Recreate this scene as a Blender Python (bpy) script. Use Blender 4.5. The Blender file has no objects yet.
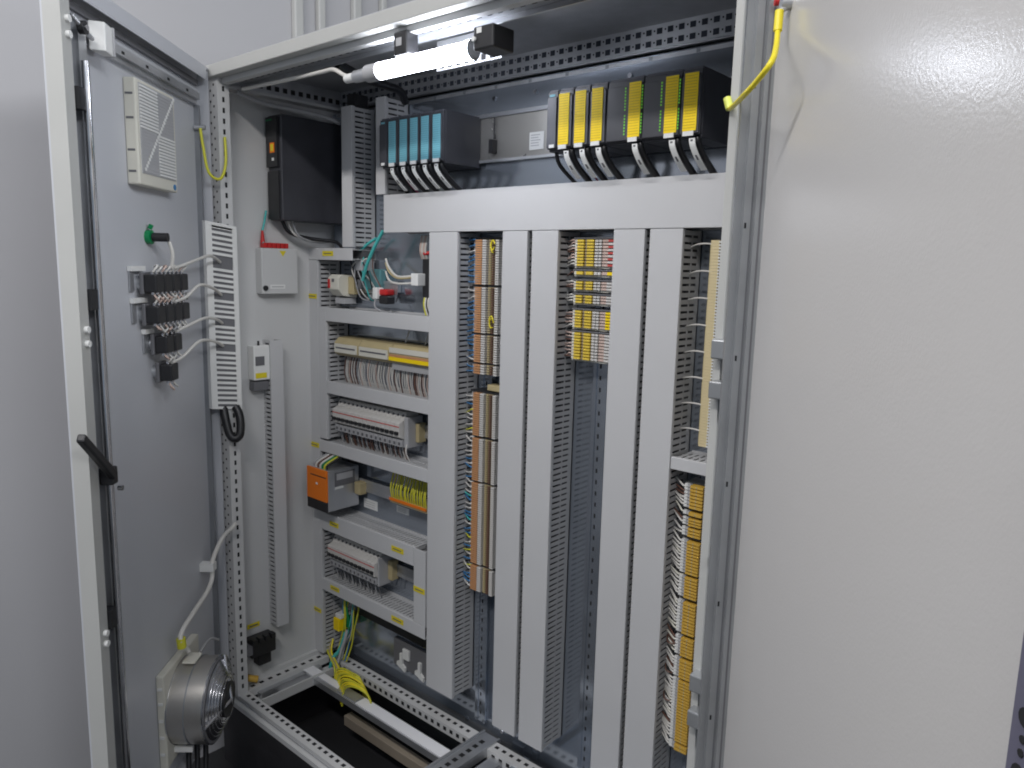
import bpy, bmesh, math, random
from mathutils import Vector, Matrix
random.seed(7)
scene = bpy.context.scene
C = scene.collection
# ------------------------------------------------------------------ materials
MATS = {}
def mat(name, col, rough=.5, metal=0., var=.0, scale=8., bump=0., bscale=400., emit=None, estr=0., spec=.5, trans=0., streak=False, coat=0.):
    m = bpy.data.materials.new(name); m.use_nodes = True
    nt = m.node_tree; b = nt.nodes['Principled BSDF']
    b.inputs['Base Color'].default_value = (*col, 1); b.inputs['Roughness'].default_value = rough
    b.inputs['Metallic'].default_value = metal; b.inputs['Specular IOR Level'].default_value = spec
    if trans: b.inputs['Transmission Weight'].default_value = trans
    if coat: b.inputs['Coat Weight'].default_value = coat
    if emit: b.inputs['Emission Color'].default_value = (*emit, 1); b.inputs['Emission Strength'].default_value = estr
    if var or bump:
        tc = nt.nodes.new('ShaderNodeTexCoord')
        if var:
            mp = nt.nodes.new('ShaderNodeMapping'); nt.links.new(tc.outputs['Object'], mp.inputs[0])
            if streak: mp.inputs['Scale'].default_value = (1, 1, .08)
            n = nt.nodes.new('ShaderNodeTexNoise'); n.inputs['Scale'].default_value = scale; n.inputs['Detail'].default_value = 5
            nt.links.new(mp.outputs[0], n.inputs[0])
            r = nt.nodes.new('ShaderNodeMapRange'); nt.links.new(n.outputs[0], r.inputs[0])
            r.inputs['From Min'].default_value = .3; r.inputs['From Max'].default_value = .7
            r.inputs['To Min'].default_value = 1-var; r.inputs['To Max'].default_value = 1+var
            mx = nt.nodes.new('ShaderNodeVectorMath'); mx.operation = 'SCALE'
            mx.inputs[0].default_value = col; nt.links.new(r.outputs[0], mx.inputs['Scale'])
            nt.links.new(mx.outputs[0], b.inputs['Base Color'])
            r2 = nt.nodes.new('ShaderNodeMapRange'); nt.links.new(n.outputs[0], r2.inputs[0])
            r2.inputs['From Min'].default_value = .3; r2.inputs['From Max'].default_value = .7
            r2.inputs['To Min'].default_value = max(0, rough-.07); r2.inputs['To Max'].default_value = rough+.07
            nt.links.new(r2.outputs[0], b.inputs['Roughness'])
        if bump:
            n2 = nt.nodes.new('ShaderNodeTexNoise'); n2.inputs['Scale'].default_value = bscale; n2.inputs['Detail'].default_value = 2
            nt.links.new(tc.outputs['Object'], n2.inputs[0])
            bp = nt.nodes.new('ShaderNodeBump'); bp.inputs['Strength'].default_value = bump; bp.inputs['Distance'].default_value = .001
            nt.links.new(n2.outputs[0], bp.inputs['Height']); nt.links.new(bp.outputs[0], b.inputs['Normal'])
    MATS[name] = m
    return m
paint = mat('cabinet_paint', (.60, .60, .595), .42, var=.02, scale=3, bump=.12, bscale=500)
doorp = mat('door_paint', (.52, .53, .56), .40, var=.02, scale=3, bump=.08, bscale=450)
rdoorp = mat('right_door_paint', (.61, .595, .58), .22, bump=.13, bscale=360)
edgep = mat('door_edge_paint', (.47, .47, .45), .45, var=.02)
pvc = mat('duct_plastic', (.56, .56, .565), .5, var=.015, scale=6)
pvcd = mat('duct_side_plastic', (.50, .50, .505), .55, var=.02)
ductshade = mat('duct_inner_shade', (.10, .10, .105), .8)  # dark colour standing in for the shade inside the ducts
galv = mat('zinc_plate', (.42, .46, .52), .16, metal=.80, var=.10, scale=5, bump=.05, bscale=60)
steel = mat('zinc_steel', (.55, .56, .58), .38, metal=.75, var=.10, scale=14)
steeld = mat('dark_zinc', (.30, .31, .33), .45, metal=.6, var=.1)
chrome = mat('bright_steel', (.62, .62, .64), .2, metal=1., var=.08, scale=20)
roofm = mat('roof_sheet', (.40, .41, .43), .5, metal=.3, var=.1, scale=40, streak=False)
hole = mat('hole_dark', (.012, .012, .014), .9)
black = mat('black_plastic', (.018, .018, .02), .42, var=.1, scale=20)
blackm = mat('black_sheet', (.022, .021, .024), .6, var=.2, scale=10)
anth = mat('anthracite_plastic', (.045, .046, .055), .45, var=.1, scale=20)
anth2 = mat('anthracite_light', (.085, .088, .105), .45, var=.08, scale=20)
white = mat('white_plastic', (.78, .78, .76), .45)
mat('aged_white', (.62, .60, .57), .5)
mat('pale_yellow', (.72, .52, .06), .5)
cream = mat('cream_plastic', (.66, .64, .56), .5, var=.03)
beige = mat('beige_plastic', (.46, .38, .21), .5, var=.05, scale=30)
beiged = mat('dark_beige_plastic', (.34, .27, .16), .55, var=.1, scale=60)  # darker, browner beige for parts of the terminals
greyp = mat('grey_plastic', (.42, .42, .43), .5, var=.03)
greyd = mat('dark_grey_plastic', (.14, .14, .15), .5)
orange = mat('orange_enamel', (.85, .20, .01), .45)
copper = mat('tan_terminal', (.52, .26, .12), .5, var=.06, scale=60)
yellow = mat('yellow_label', (.95, .68, .0), .6)
yellowt = mat('yellow_terminal', (.62, .38, .06), .5, var=.05, scale=60)
mat('yellow_line', (.50, .34, .01), .6); mat('teal_line', (.05, .22, .28), .5)  # darker tones for the separator lines on the label strips
mat('rail_hole', (.035, .04, .055), .8)
ylab = mat('yellow_sticker', (.75, .62, .02), .5)
teal = mat('teal_label', (.17, .44, .52), .5)
tealw = mat('teal_cable', (.07, .46, .44), .45)
red = mat('red_plastic', (.55, .02, .02), .4)
redw = mat('red_line', (.55, .08, .07), .5)
green = mat('green_plastic', (.0, .22, .07), .4)
gyw = mat('yellow_green_wire', (.62, .60, .04), .45)
yw = mat('yellow_wire', (.88, .74, .03), .42)
bluew = mat('blue_wire', (.05, .20, .42), .45)
whitew = mat('white_wire', (.66, .64, .60), .45)
pinkw = mat('pale_pink_wire', (.58, .44, .38), .5)
brownw = mat('brown_wire', (.14, .07, .05), .5)
blackw = mat('black_wire', (.012, .012, .014), .4)
greyw = mat('grey_wire', (.36, .36, .37), .45)
ink = mat('label_ink', (.12, .12, .13), .7)
led = mat('green_led', (.1, .5, .02), .4, emit=(.35, 1., .05), estr=.18)
lampm = mat('lit_tube', (1, 1, 1), .3, emit=(.86, .90, 1.), estr=29.)
clear = mat('clear_plastic', (.9, .92, .93), .08, trans=.9)
wallm = mat('wall_paint', (.455, .45, .46), .7, var=.02, scale=1.5)
floorm = mat('floor_paint', (.018, .018, .020), .5, var=.08, scale=3)
matm = mat('mat_rubber', (.02, .02, .023), .8, var=.2, scale=50)

# ------------------------------------------------------------------ mesh helper
def ident(p): return p
class MB:
    def __init__(s, xf=ident): s.bm = bmesh.new(); s.xf = xf; s.mats = []
    def mi(s, m):
        if m not in s.mats: s.mats.append(m)
        return s.mats.index(m)
    def face(s, vs, i, smooth=False):
        try:
            f = s.bm.faces.new(vs); f.material_index = i; f.smooth = smooth
        except ValueError: pass
    def box(s, x0, x1, y0, y1, z0, z1, m=None):
        i = s.mi(m)
        v = [s.bm.verts.new(s.xf((x, y, z))) for x in (x0, x1) for y in (y0, y1) for z in (z0, z1)]
        for q in ((0,1,3,2),(4,6,7,5),(0,4,5,1),(2,3,7,6),(0,2,6,4),(1,5,7,3)): s.face([v[k] for k in q], i)
        return s
    def prism(s, poly, axis, a, b, m=None):      # poly in the two other axes (in order), extruded along axis
        i = s.mi(m)
        def P(u, w, t):
            return {'x': (t, u, w), 'y': (u, t, w), 'z': (u, w, t)}[axis]
        A = [s.bm.verts.new(s.xf(P(u, w, a))) for u, w in poly]; B = [s.bm.verts.new(s.xf(P(u, w, b))) for u, w in poly]
        s.face(A, i); s.face(B[::-1], i); n = len(poly)
        for k in range(n): s.face([A[k], A[(k+1) % n], B[(k+1) % n], B[k]], i)
        return s
    def tube(s, pts, r, m=None, n=8, smooth=True, closed_caps=True, raw=False, r2=None):
        i = s.mi(m)
        P = [Vector(s.xf(p)) for p in pts]
        if len(P) > 2 and not raw:
            Q = []
            for k in range(len(P)-1):
                p0 = P[max(k-1, 0)]; p1 = P[k]; p2 = P[k+1]; p3 = P[min(k+2, len(P)-1)]
                for t in (0, .25, .5, .75):
                    Q.append(.5*((2*p1)+(p2-p0)*t+(2*p0-5*p1+4*p2-p3)*t*t+(3*p1-p0-3*p2+p3)*t**3))
            Q.append(P[-1]); P = Q
        rings = []; up = None; L = len(P)
        for k, p in enumerate(P):
            d = (P[min(k+1, L-1)]-P[max(k-1, 0)]).normalized()
            if up is None:
                up = Vector((0, 0, 1)) if abs(d.z) < .9 else Vector((1, 0, 0))
            up = (up-d*up.dot(d)).normalized(); sd = d.cross(up)
            rr = r if r2 is None else r+(r2-r)*k/(L-1)
            rings.append([s.bm.verts.new(p+rr*(math.cos(2*math.pi*a/n)*up+math.sin(2*math.pi*a/n)*sd)) for a in range(n)])
        for k in range(L-1):
            for a in range(n): s.face([rings[k][a], rings[k][(a+1) % n], rings[k+1][(a+1) % n], rings[k+1][a]], i, smooth)
        for rg, fl in ((rings[0], True), (rings[-1], False)):
            vv = [s.bm.verts.new(v.co) for v in rg]; s.face(vv[::-1] if fl else vv, i)
        return s
    def ribbon(s, pts, side, w, t, m=None):       # flat strap following pts; side = width direction
        i = s.mi(m); P = [Vector(p) for p in pts]
        Q = []
        for k in range(len(P)-1):
            p0 = P[max(k-1, 0)]; p1 = P[k]; p2 = P[k+1]; p3 = P[min(k+2, len(P)-1)]
            for q in (0, .25, .5, .75): Q.append(.5*((2*p1)+(p2-p0)*q+(2*p0-5*p1+4*p2-p3)*q*q+(3*p1-p0-3*p2+p3)*q**3))
        Q.append(P[-1]); P = Q; side = Vector(side).normalized(); R = []
        for k, p in enumerate(P):
            d = (P[min(k+1, len(P)-1)]-P[max(k-1, 0)]).normalized(); nn = d.cross(side).normalized()
            R.append([s.bm.verts.new(s.xf(tuple(p+side*a*w/2+nn*b*t/2))) for a, b in ((-1,-1),(1,-1),(1,1),(-1,1))])
        for k in range(len(R)-1):
            for a in range(4): s.face([R[k][a], R[k][(a+1) % 4], R[k+1][(a+1) % 4], R[k+1][a]], i)
        s.face(R[0][::-1], i); s.face(R[-1], i)
        return s
    def build(s, name, m=None, parent=None, bevel=0., loc=None):
        bmesh.ops.recalc_face_normals(s.bm, faces=s.bm.faces)
        me = bpy.data.meshes.new(name); s.bm.to_mesh(me); s.bm.free()
        for k in s.mats: me.materials.append(k if k else m)
        o = bpy.data.objects.new(name, me); C.objects.link(o)
        w = Vector((0, 0, 0))
        if parent:
            q = parent
            while q: w += q.location; q = q.parent
            o.parent = parent
        if loc is not None and not parent: w = Vector(loc)
        if w.length > 0:
            me.transform(Matrix.Translation(-w))
            if loc is not None and not parent: o.location = loc
        if bevel:
            b = o.modifiers.new('bevel', 'BEVEL'); b.width = bevel; b.segments = 2; b.limit_method = 'ANGLE'; b.harden_normals = False
        return o
def tag(o, label, cat, group=None):
    o['label'] = label; o['category'] = cat
    if group: o['group'] = group
    return o
def thing(name, label, cat, loc=(0, 0, 0), group=None):
    o = bpy.data.objects.new(name, None); C.objects.link(o); o.location = loc; o.empty_display_size = .05
    return tag(o, label, cat, group)
def struct(o, kind='structure'): o['kind'] = kind; return o
def dup(root, loc, label=None, group=None):
    r = root.copy(); C.objects.link(r); r.location = loc
    if label: r['label'] = label
    if group: r['group'] = group
    for ch in list(root.children):
        c = ch.copy(); C.objects.link(c); c.parent = r
        for g in list(ch.children):
            d = g.copy(); C.objects.link(d); d.parent = c
    return r

YC, YP = .28, .36        # front of the duct covers, face of the mounting plate
W, H = 1.41, 1.60
# door coordinates (s along the door from its hinge, off towards its inner face, z)
LHp, LDd, LNn = (0, -.02), (.677, -.736), (.736, .677)
RHp, RDd, RNn = (1.405, -.03), (.609, -.793), (-.793, -.609)
def LX(p): s, o, z = p; return (LHp[0]+s*LDd[0]+o*LNn[0], LHp[1]+s*LDd[1]+o*LNn[1], z)
def RX(p): s, o, z = p; return (RHp[0]+s*RDd[0]+o*RNn[0], RHp[1]+s*RDd[1]+o*RNn[1], z)

# ------------------------------------------------------------------ setting
struct(MB().box(-.155, -.055, -4.5, .95, -.2, 3.2, wallm).build('side_wall'))
struct(MB().box(-.155, 4.5, .95, 1.05, -.2, 3.2, wallm).build('back_wall'))
struct(MB().box(-.155, 4.5, -4.5, .95, -.26, -.2, floorm).build('floor'))
for k, (y0, y1) in enumerate(((.275, .303), (.351, .374), (.471, .499), (.573, .592))):
    t = MB().box(-.0548, -.035, y0, y1, 1.66, 3.15, edgep).build('conduit', bevel=.004)
    tag(t, 'pale vertical conduit on the wall above the cabinet, %s from the left' % ('first', 'second', 'third', 'fourth')[k], 'conduit', 'conduits on the wall above the cabinet')

# ------------------------------------------------------------------ cabinet
cab = thing('control_cabinet', 'large open light grey two door electrical control cabinet', 'cabinet', (0, 0, 0))
# left front post with perforations
def perf(mb, axis, u0, du, n, face, v0, v1, lw, m=hole): pass
p = MB(); p.box(0, .05, 0, .03, 0, H, paint); p.box(-.012, .0, -.012, .03, 0, H, paint)
z = .02
while z < H-.03:
    p.box(.014, .019, -.0006, .001, z, z+.005, hole)
    p.box(.030, .035, -.0006, .001, z+.0125, z+.0175, hole)
    p.box(.049, .0506, .012, .0175, z, z+.012, hole)
    z += .025
p.build('frame_post', parent=cab)
# right front post: raised lip, recessed channel
p = MB(); p.box(1.370, 1.381, -.006, .04, -.02, H, edgep); p.box(1.381, 1.412, .012, .04, -.02, H, edgep)
p.box(1.392, 1.412, -.002, .012, -.02, H, paint)
z = .0
while z < H-.03:
    p.box(1.4085, 1.4105, -.0028, -.0018, z, z+.010, hole)
    z += .15
p.build('frame_post', parent=cab, bevel=.001)
for x0 in (0, 1.37): MB().box(x0, x0+.04, .41, .44, 0, H, paint).build('frame_post', parent=cab)
# top front: trim over tube
p = MB(); p.box(-.012, 1.412, -.012, .012, 1.6, 1.628, edgep)
p.build('roof_trim', parent=cab, bevel=.002)
p = MB(); p.box(.0, 1.365, .013, .03, 1.588, 1.606, paint); p.box(0, 1.365, .03, .075, 1.600, 1.612, steel)
p.box(0, 1.365, .075, .080, 1.590, 1.612, steel); p.box(.05, 1.365, .0305, .0745, 1.5985, 1.6, steeld)
x = .08
while x < 1.33:
    p.box(x, x+.010, .045, .057, 1.5978, 1.5986, hole); x += .025
p.build('frame_rail', parent=cab)
# roof sheet with fine stiffening ribs on its underside
p = MB(); p.box(-.012, 1.412, .012, .45, 1.634, 1.640, roofm); p.box(-.012, 1.412, .012, .022, 1.606, 1.634, paint)
p.build('roof_panel', parent=cab)
# top rear rail, two rows of square holes
p = MB(); p.box(.02, 1.39, .372, .382, 1.586, 1.634, steel); p.box(.02, 1.39, .366, .372, 1.588, 1.590, steel)
x = .04
while x < 1.37:
    for z in (1.595, 1.616): p.box(x, x+.0115, .3712, .373, z, z+.0105, MATS['rail_hole'])
    p.box(x+.0168, x+.0195, .3712, .373, 1.600, 1.603, hole); p.box(x+.0168, x+.0195, .3712, .373, 1.621, 1.624, hole)
    x += .0235
p.build('frame_rail', parent=cab)
# top left depth rail
p = MB(); p.box(.0, .03, .03, .40, 1.590, 1.634, steel)
y = .05
while y < .37:
    p.box(.0295, .0308, y, y+.0125, 1.60, 1.612, hole); y += .0235
p.box(.0, .036, .03, .37, 1.583, 1.590, paint)
p.build('frame_rail', parent=cab)
MB().box(-.012, 0, .03, .45, -.02, 1.633, paint).build('side_panel', parent=cab)
MB().box(W, W+.012, .04, .45, -.02, 1.633, paint).build('side_panel', parent=cab)
MB().box(0, W, .44, .449, -.2, 1.633, steeld).build('back_panel', parent=cab)
# mounting plate with folded edge and mounting bolts
p = MB(); p.box(.01, 1.37, YP, YP+.003, -.025, 1.575, galv); p.box(.01, 1.37, YP+.003, YP+.018, 1.572, 1.575, galv)
p.box(.03, 1.36, YP-.0006, YP+.001, 1.5655, 1.5735, steel)
for k in range(14): p.box(.12+k*.1, .128+k*.1, YP-.0012, YP-.0005, 1.566, 1.573, steeld)
for bx, bz in ((.62, 1.545), (.74, 1.545), (.565, -.005), (.98, 1.545), (1.30, 1.545), (.80, .02), (.69, .015)):
    p.tube([(bx, YP-.004, bz), (bx, YP, bz)], .005, chrome, 8, False)
plate = p.build('mounting_plate', parent=cab)
# bottom rails
def rail_x(x0, x1, y0, y1, z, rows, front=0, mt=paint, depth=.02):
    p = MB(); p.box(x0, x1, y0, y1, z-depth, z, mt)
    n = int((x1-x0-.02)/.0235)
    for k in range(n):
        x = x0+.014+k*.0235
        for y in rows: p.box(x, x+.0105, y-.0045, y+.0045, z-.001, z+.0006, hole)
        if front: p.box(x+.006, x+.0165, y0-.0006, y0+.001, z-front-.005, z-front+.005, hole)
    return p
p = rail_x(.0, 1.37, .004, .034, 0, (.022,)); p.box(-.005, 1.37, -.018, -.006, -.016, -.003, paint); p.box(-.005, 1.37, -.0065, .004, -.018, -.010, steel)
p.build('frame_rail', parent=cab)
p = rail_x(.05, .64, .298, .334, 0, (.318,), front=.012, depth=.026); p.build('frame_rail', parent=cab)
p = rail_x(.69, 1.37, .298, .334, 0, (.318,), front=.012, depth=.026); p.build('frame_rail', parent=cab)
p = MB(); p.box(.0, .045, .034, .298, -.02, 0, paint); p.box(0.0, .012, .034, .34, 0, .012, paint)
p.box(.045, .062, .06, .26, -.03, -.012, steel)
for k in range(9):
    y = .05+k*.0235*1.15
    p.box(.024, .034, y, y+.012, -.001, .0006, hole)
p.box(.045, .1, .045, .298, -.034, -.03, paint); p.box(.094, .1, .045, .298, -.03, -.008, paint)
p.box(.0625, .0805, .07, .12, -.031, -.0294, hole)
p.build('frame_rail', parent=cab)
p = MB(); p.box(.645, .69, .034, .345, -.02, .0, steel); p.box(.640, .645, .034, .345, -.02, .006, steel); p.box(.69, .695, .034, .345, -.02, .004, steel)
for k in range(12):
    y = .045+k*.0235
    p.box(.660, .672, y, y+.012, -.001, .0006, hole)
p.build('frame_rail', parent=cab)
p = MB(); p.box(.71, .745, .14, .345, -.03, -.012, steel); p.box(.775, .79, .05, .345, -.03, -.006, galv); p.box(.745, .775, .05, .345, -.034, -.028, steeld)
p.build('gland_plate', parent=cab)
p = MB(); p.box(.80, 1.36, .12, .29, -.03, -.024, galv); p.box(.80, 1.36, .115, .121, -.024, -.008, galv)
p.build('gland_plate', parent=cab)
# plinth
MB().box(-.005, 1.41, -.016, -.010, -.2, -.0185, blackm).build('plinth_panel', parent=cab)
MB().box(-.005, .003, -.009, .44, -.2, -.021, blackm).build('plinth_panel', parent=cab)
MB().box(.01, 1.40, 0, .43, -.199, -.197, hole).build('plinth_void_shade', parent=cab)  # near-black sheet paints the shade in the open plinth bottom
# cable clamp rail across the bottom opening
stripw = mat('strip_white', (.86, .86, .88), .35)
p = MB(); p.box(.008, .645, .205, .245, -.030, -.012, steel)
p.build('cable_clamp_rail', parent=cab)
t = MB().box(.012, .098, .208, .242, -.0115, -.009, stripw).build('cover_strip', parent=cab)
MB().box(.104, .195, .218, .240, -.0115, -.0095, stripw).build('cover_strip', parent=cab)
MB().box(.290, .640, .208, .242, -.0115, -.009, stripw).build('cover_strip', parent=cab)
MB().box(.205, .285, .210, .24, -.012, -.008, steel).build('clamp_bracket', parent=cab)
p = MB(); p.box(.20, .645, .236, .262, -.128, -.098, mat('beam_cream', (.34, .29, .23), .6, var=.1)); p.build('support_beam', parent=cab, bevel=.002)
# DIN rails on the plate
def din(x0, x1, z0, z1):
    p = MB()
    if x1-x0 > z1-z0:
        p.box(x0, x1, YP-.012, YP-.001, z0+.006, z1-.006, steel); p.box(x0, x1, YP-.014, YP-.012, z0, z0+.009, steel); p.box(x0, x1, YP-.014, YP-.012, z1-.009, z1, steel)
    else:
        p.box(x0+.006, x1-.006, YP-.012, YP-.001, z0, z1, galv); p.box(x0, x0+.009, YP-.014, YP-.012, z0, z1, galv); p.box(x1-.009, x1, YP-.014, YP-.012, z0, z1, galv)
        z = z0+.02
        while z < z1-.02: p.box((x0+x1)/2-.0018, (x0+x1)/2+.0018, YP-.0126, YP-.0119, z, z+.009, hole); z += .025
    return p.build('din_rail', parent=cab)
din(.05, .49, .915, .950); din(.05, .49, .725, .76); din(.135, .49, .527, .562); din(.05, .44, .315, .35)
din(.606, .641, .02, 1.235); din(.930, .965, .02, 1.235); din(1.205, 1.24, .84, 1.235); din(1.19, 1.225, .06, .80); din(.05, .30, 1.09, 1.125)

# ------------------------------------------------------------------ left door
ld = MB(LX)
ld.box(.012, .65, -.001, .002, -.01, 1.62, doorp)
ld.box(.646, .65, .002, .030, -.01, 1.62, edgep)
ld.box(.622, .646, .0275, .030, -.01, 1.62, edgep)
ld.box(.012, .622, .002, .030, 1.615, 1.62, doorp); ld.box(.03, .622, .0275, .030, 1.59, 1.615, doorp)
ld.box(.012, .622, .002, .030, -.01, -.005, doorp)
ld.box(.012, .016, .002, .028, -.005, 1.615, doorp)
door = ld.build('door', parent=cab)
# black rubber seal + perforated tube frame on the inner face
p = MB(LX); p.box(.030, .618, .002, .010, 1.576, 1.588, greyd); p.box(.606, .618, .002, .010, 0.01, 1.588, greyd); p.build('door_seal', parent=door)
p = MB(LX); p.box(.560, .585, .002, .022, .02, 1.56, steel); p.box(.585, .600, .002, .008, .02, 1.56, steeld)
z = .04
while z < 1.54: p.box(.5595, .561, .008, .014, z, z+.014, hole); z += .0250
p.build('door_frame_tube', parent=door)
p = MB(LX); p.box(.05, .56, .002, .020, 1.540, 1.556, steel); p.box(.05, .56, .002, .012, 1.530, 1.540, steel)
for x in (.12, .22, .32, .42): p.box(x, x+.010, .0195, .0208, 1.544, 1.549, hole)
p.build('door_frame_tube', parent=door)
p = MB(LX); p.box(.035, .045, .002, .014, .02, 1.53, steeld)
p.build('door_frame_tube', parent=door)
MB(LX).tube([(.592, .034, .03), (.592, .034, 1.49)], .0065, chrome, 10, raw=True).build('lock_rod', parent=door)
for z in (1.41, 1.08, .50):
    MB(LX).box(.596, .620, .008, .036, z, z+.035, black).build('rod_guide', parent=door)
p = MB(LX); p.prism([(.500, .020), (.500, .038), (.538, .044), (.548, .020)], 'z', 1.520, 1.568, white); p.box(.494, .4995, .02, .040, 1.520, 1.570, greyp)
p.build('corner_bracket', parent=door, bevel=.002)
p = MB(LX)
p.tube([(.594, .03, 1.542), (.594, .040, 1.542)], .011, black, 12); p.tube([(.594, .0405, 1.542), (.594, .043, 1.542)], .005, chrome, 12); p.tube([(.555, .03, 1.535), (.594, .034, 1.542), (.618, .030, 1.555)], .004, steel, 8)
p.build('lock_bolt', parent=door)
for z in (1.544, 1.520, 1.048, 1.024, .50, .48):
    MB(LX).tube([(.634, .030, z), (.634, .036, z)], .006, white, 10, raw=True).build('screw', parent=door)
# swing handle seen from inside
p = MB(LX); p.prism([(.702, .884), (.710, .872), (.612, .780), (.602, .792)], 'y', .042, .056, black); p.box(.588, .610, .024, .048, .768, .800, black)
p.build('handle', parent=door, bevel=.003)
p = MB(LX)
p.tube([(.585, .045, .757), (.585, .053, .757)], .005, chrome, 8)
p.build('handle_screw', parent=door)
MB(LX).box(.56, .575, .0225, .0235, 1.38, 1.43, white).build('sticker', parent=door)

# ------------------------------------------------------------------ right door
rd = MB(RX)
rd.box(.012, .75, -.001, .002, -.01, 1.62, rdoorp); rd.box(.746, .75, .002, .030, -.01, 1.62, rdoorp); rd.box(.012, .746, .002, .03, 1.616, 1.62, rdoorp); rd.box(.012, .746, .002, .03, -.01, -.006, rdoorp)
door2 = rd.build('door', parent=cab)
tubem = mat('door_tube_zinc', (.36, .37, .38), .35, metal=.55, var=.1, scale=12)
p = MB(RX); p.box(.075, .125, .002, .012, -.005, 1.60, tubem); p.box(.085, .115, .012, .022, -.005, 1.60, tubem); p.box(.095, .103, .022, .030, -.005, 1.60, tubem); p.box(.1245, .1256, .0055, .0075, 0, 1.595, greyd); p.box(.1145, .1156, .0128, .0142, 0, 1.595, greyd)
z = .02
while z < 1.58:
    p.box(.1148, .1155, .0185, .0205, z, z+.006, hole); z += .15
p.build('door_frame_tube', parent=door2)
p = MB(RX); p.box(.690, .728, .002, .030, -.005, 1.60, mat('shaded_violet_steel', (.17, .165, .23), .45, metal=.3))  # dark violet colour has the shadow on this tube painted in
z = .02
while z < 1.58:
    p.tube([(.6985, .029, z), (.6985, .0306, z)], .0042, hole, 12, False, raw=True); p.tube([(.6985, .029, z+.0095), (.6985, .0306, z+.0095)], .0018, hole, 8, False, raw=True); p.tube([(.6985, .029, z-.0095), (.6985, .0306, z-.0095)], .0018, hole, 8, False, raw=True)
    z += .025
p.build('door_frame_tube', parent=door2)
for z in (1.60, 1.04, .56):      # hinges: two knuckle plates and a pin
    for z0_, z1_ in ((z+.016, z+.042), (z-.038, z-.014)):
        MB().box(1.374, 1.428, -.024, .0115, z0_, z1_, tubem if z < 1.5 else paint).build('hinge_plate', parent=door2, bevel=.002)
    MB().tube([(1.402, -.012, z-.03), (1.402, -.012, z+.04)], .005, steeld, 10, raw=True).build('hinge_pin', parent=door2)
for z in (.787,): 
    MB().tube([(1.406, -.010, z), (1.406, -.018, z)], .006, white, 10, raw=True).build('screw', parent=door2)

# ------------------------------------------------------------------ wiring ducts
def duct(x0, x1, z0, z1, axis, label, cover=True, sides=(1, 1), yc=YC, yp=YP, pitch=.0125):
    g = 'light grey slotted wiring ducts on the mounting plate'
    t = thing('wiring_duct', label, 'wiring duct', ((x0+x1)/2, yp, z0), g)
    if cover:
        p = MB()
        p.box(x0, x1, yc, yc+.0022, z0, z1, pvc)
        if axis == 'z': p.box(x0, x0+.0022, yc+.0022, yc+.009, z0, z1, pvc); p.box(x1-.0022, x1, yc+.0022, yc+.009, z0, z1, pvc)
        else: p.box(x0, x1, yc+.0022, yc+.009, z0, z0+.0022, pvc); p.box(x0, x1, yc+.0022, yc+.009, z1-.0022, z1, pvc)
        p.build('cover', parent=t, bevel=.0009)
    e = .003; th = .0016; ys = yc+.0035; sf = yc+.014
    for k in (0, 1):
        if not sides[k]: continue
        p = MB()
        if axis == 'z':
            a0, a1 = ((x0+e, x0+e+th), (x1-e-th, x1-e))[k]
            B = lambda ya, yb, ta, tb: p.box(a0, a1, ya, yb, ta, tb, pvcd)
            lo, hi = z0, z1
        else:
            a0, a1 = ((z0+e, z0+e+th), (z1-e-th, z1-e))[k]
            B = lambda ya, yb, ta, tb: p.box(ta, tb, ya, yb, a0, a1, pvcd)
            lo, hi = x0, x1
        B(yp-.014, yp-.001, lo, hi); B(ys, sf, lo, hi)
        n = int((hi-lo)/pitch); q = (hi-lo)/n
        for j in range(n): B(sf, yp-.014, lo+j*q+.0024, lo+(j+1)*q-.0020)
        B2 = yp-.038
        for j in range(n): B(B2, B2+.0035, lo+j*q-.0019 if j else lo, lo+j*q+.0023)
        p.build('slotted_side', parent=t)
    p = MB(); p.box(x0+e, x1-e, yp-.003, yp-.001, z0, z1, pvcd); 
    if axis == 'z': p.box(x0+.006, x1-.006, yp-.045, yp-.0035, z0+.002, z1-.002, ductshade)  # dark block paints the shade inside the duct
    else: p.box(x0+.002, x1-.002, yp-.045, yp-.0035, z0+.006, z1-.006, ductshade)
    p.build('base', parent=t)
    return t
DV = .0865
duct(.326, 1.362, 1.2465, 1.338, 'x', 'widest wiring duct, horizontal below the two rows of black modules')
duct(.493, .587, .094, 1.2455, 'z', 'wide vertical duct left of the tan terminal column')
duct(.725, .7945, DV, 1.2455, 'z', 'vertical duct directly right of the tan terminal column')
duct(.8075, .876, DV, 1.2455, 'z', 'vertical duct directly left of the yellow and beige terminal column')
duct(1.010, 1.0785, .04, 1.2455, 'z', 'vertical duct directly right of the yellow and beige terminal column')
duct(1.0895, 1.157, .04, 1.2455, 'z', 'vertical duct left of the cream terminal column at the right post')
duct(1.159, 1.36, .804, .827, 'x', 'short horizontal duct between the cream column and the lower yellow terminals')
duct(-.010, .198, 1.176, 1.208, 'x', 'short horizontal duct with a yellow sticker below the black drive')
duct(-.010, .040, .012, 1.175, 'z', 'tall narrow duct beside the left side wall')
duct(.041, .076, .675, 1.047, 'z', 'short narrow vertical duct at the left end of the beige relay row')
duct(.077, .493, 1.010, 1.047, 'x', 'horizontal duct above the beige relay row')
duct(.077, .493, .808, .843, 'x', 'horizontal duct between the beige relays and the long breaker row')
duct(.040, .493, .636, .669, 'x', 'horizontal duct above the orange power supply')
duct(.040, .442, .404, .455, 'x', 'horizontal duct below the orange power supply')
duct(.443, .487, .254, .454, 'z', 'short vertical duct at the right end of the short breaker row')
duct(.040, .487, .217, .253, 'x', 'lowest horizontal duct, below the short breaker row')
duct(.156, .199, 1.211, 1.566, 'z', 'vertical duct directly right of the black drive')
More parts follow.
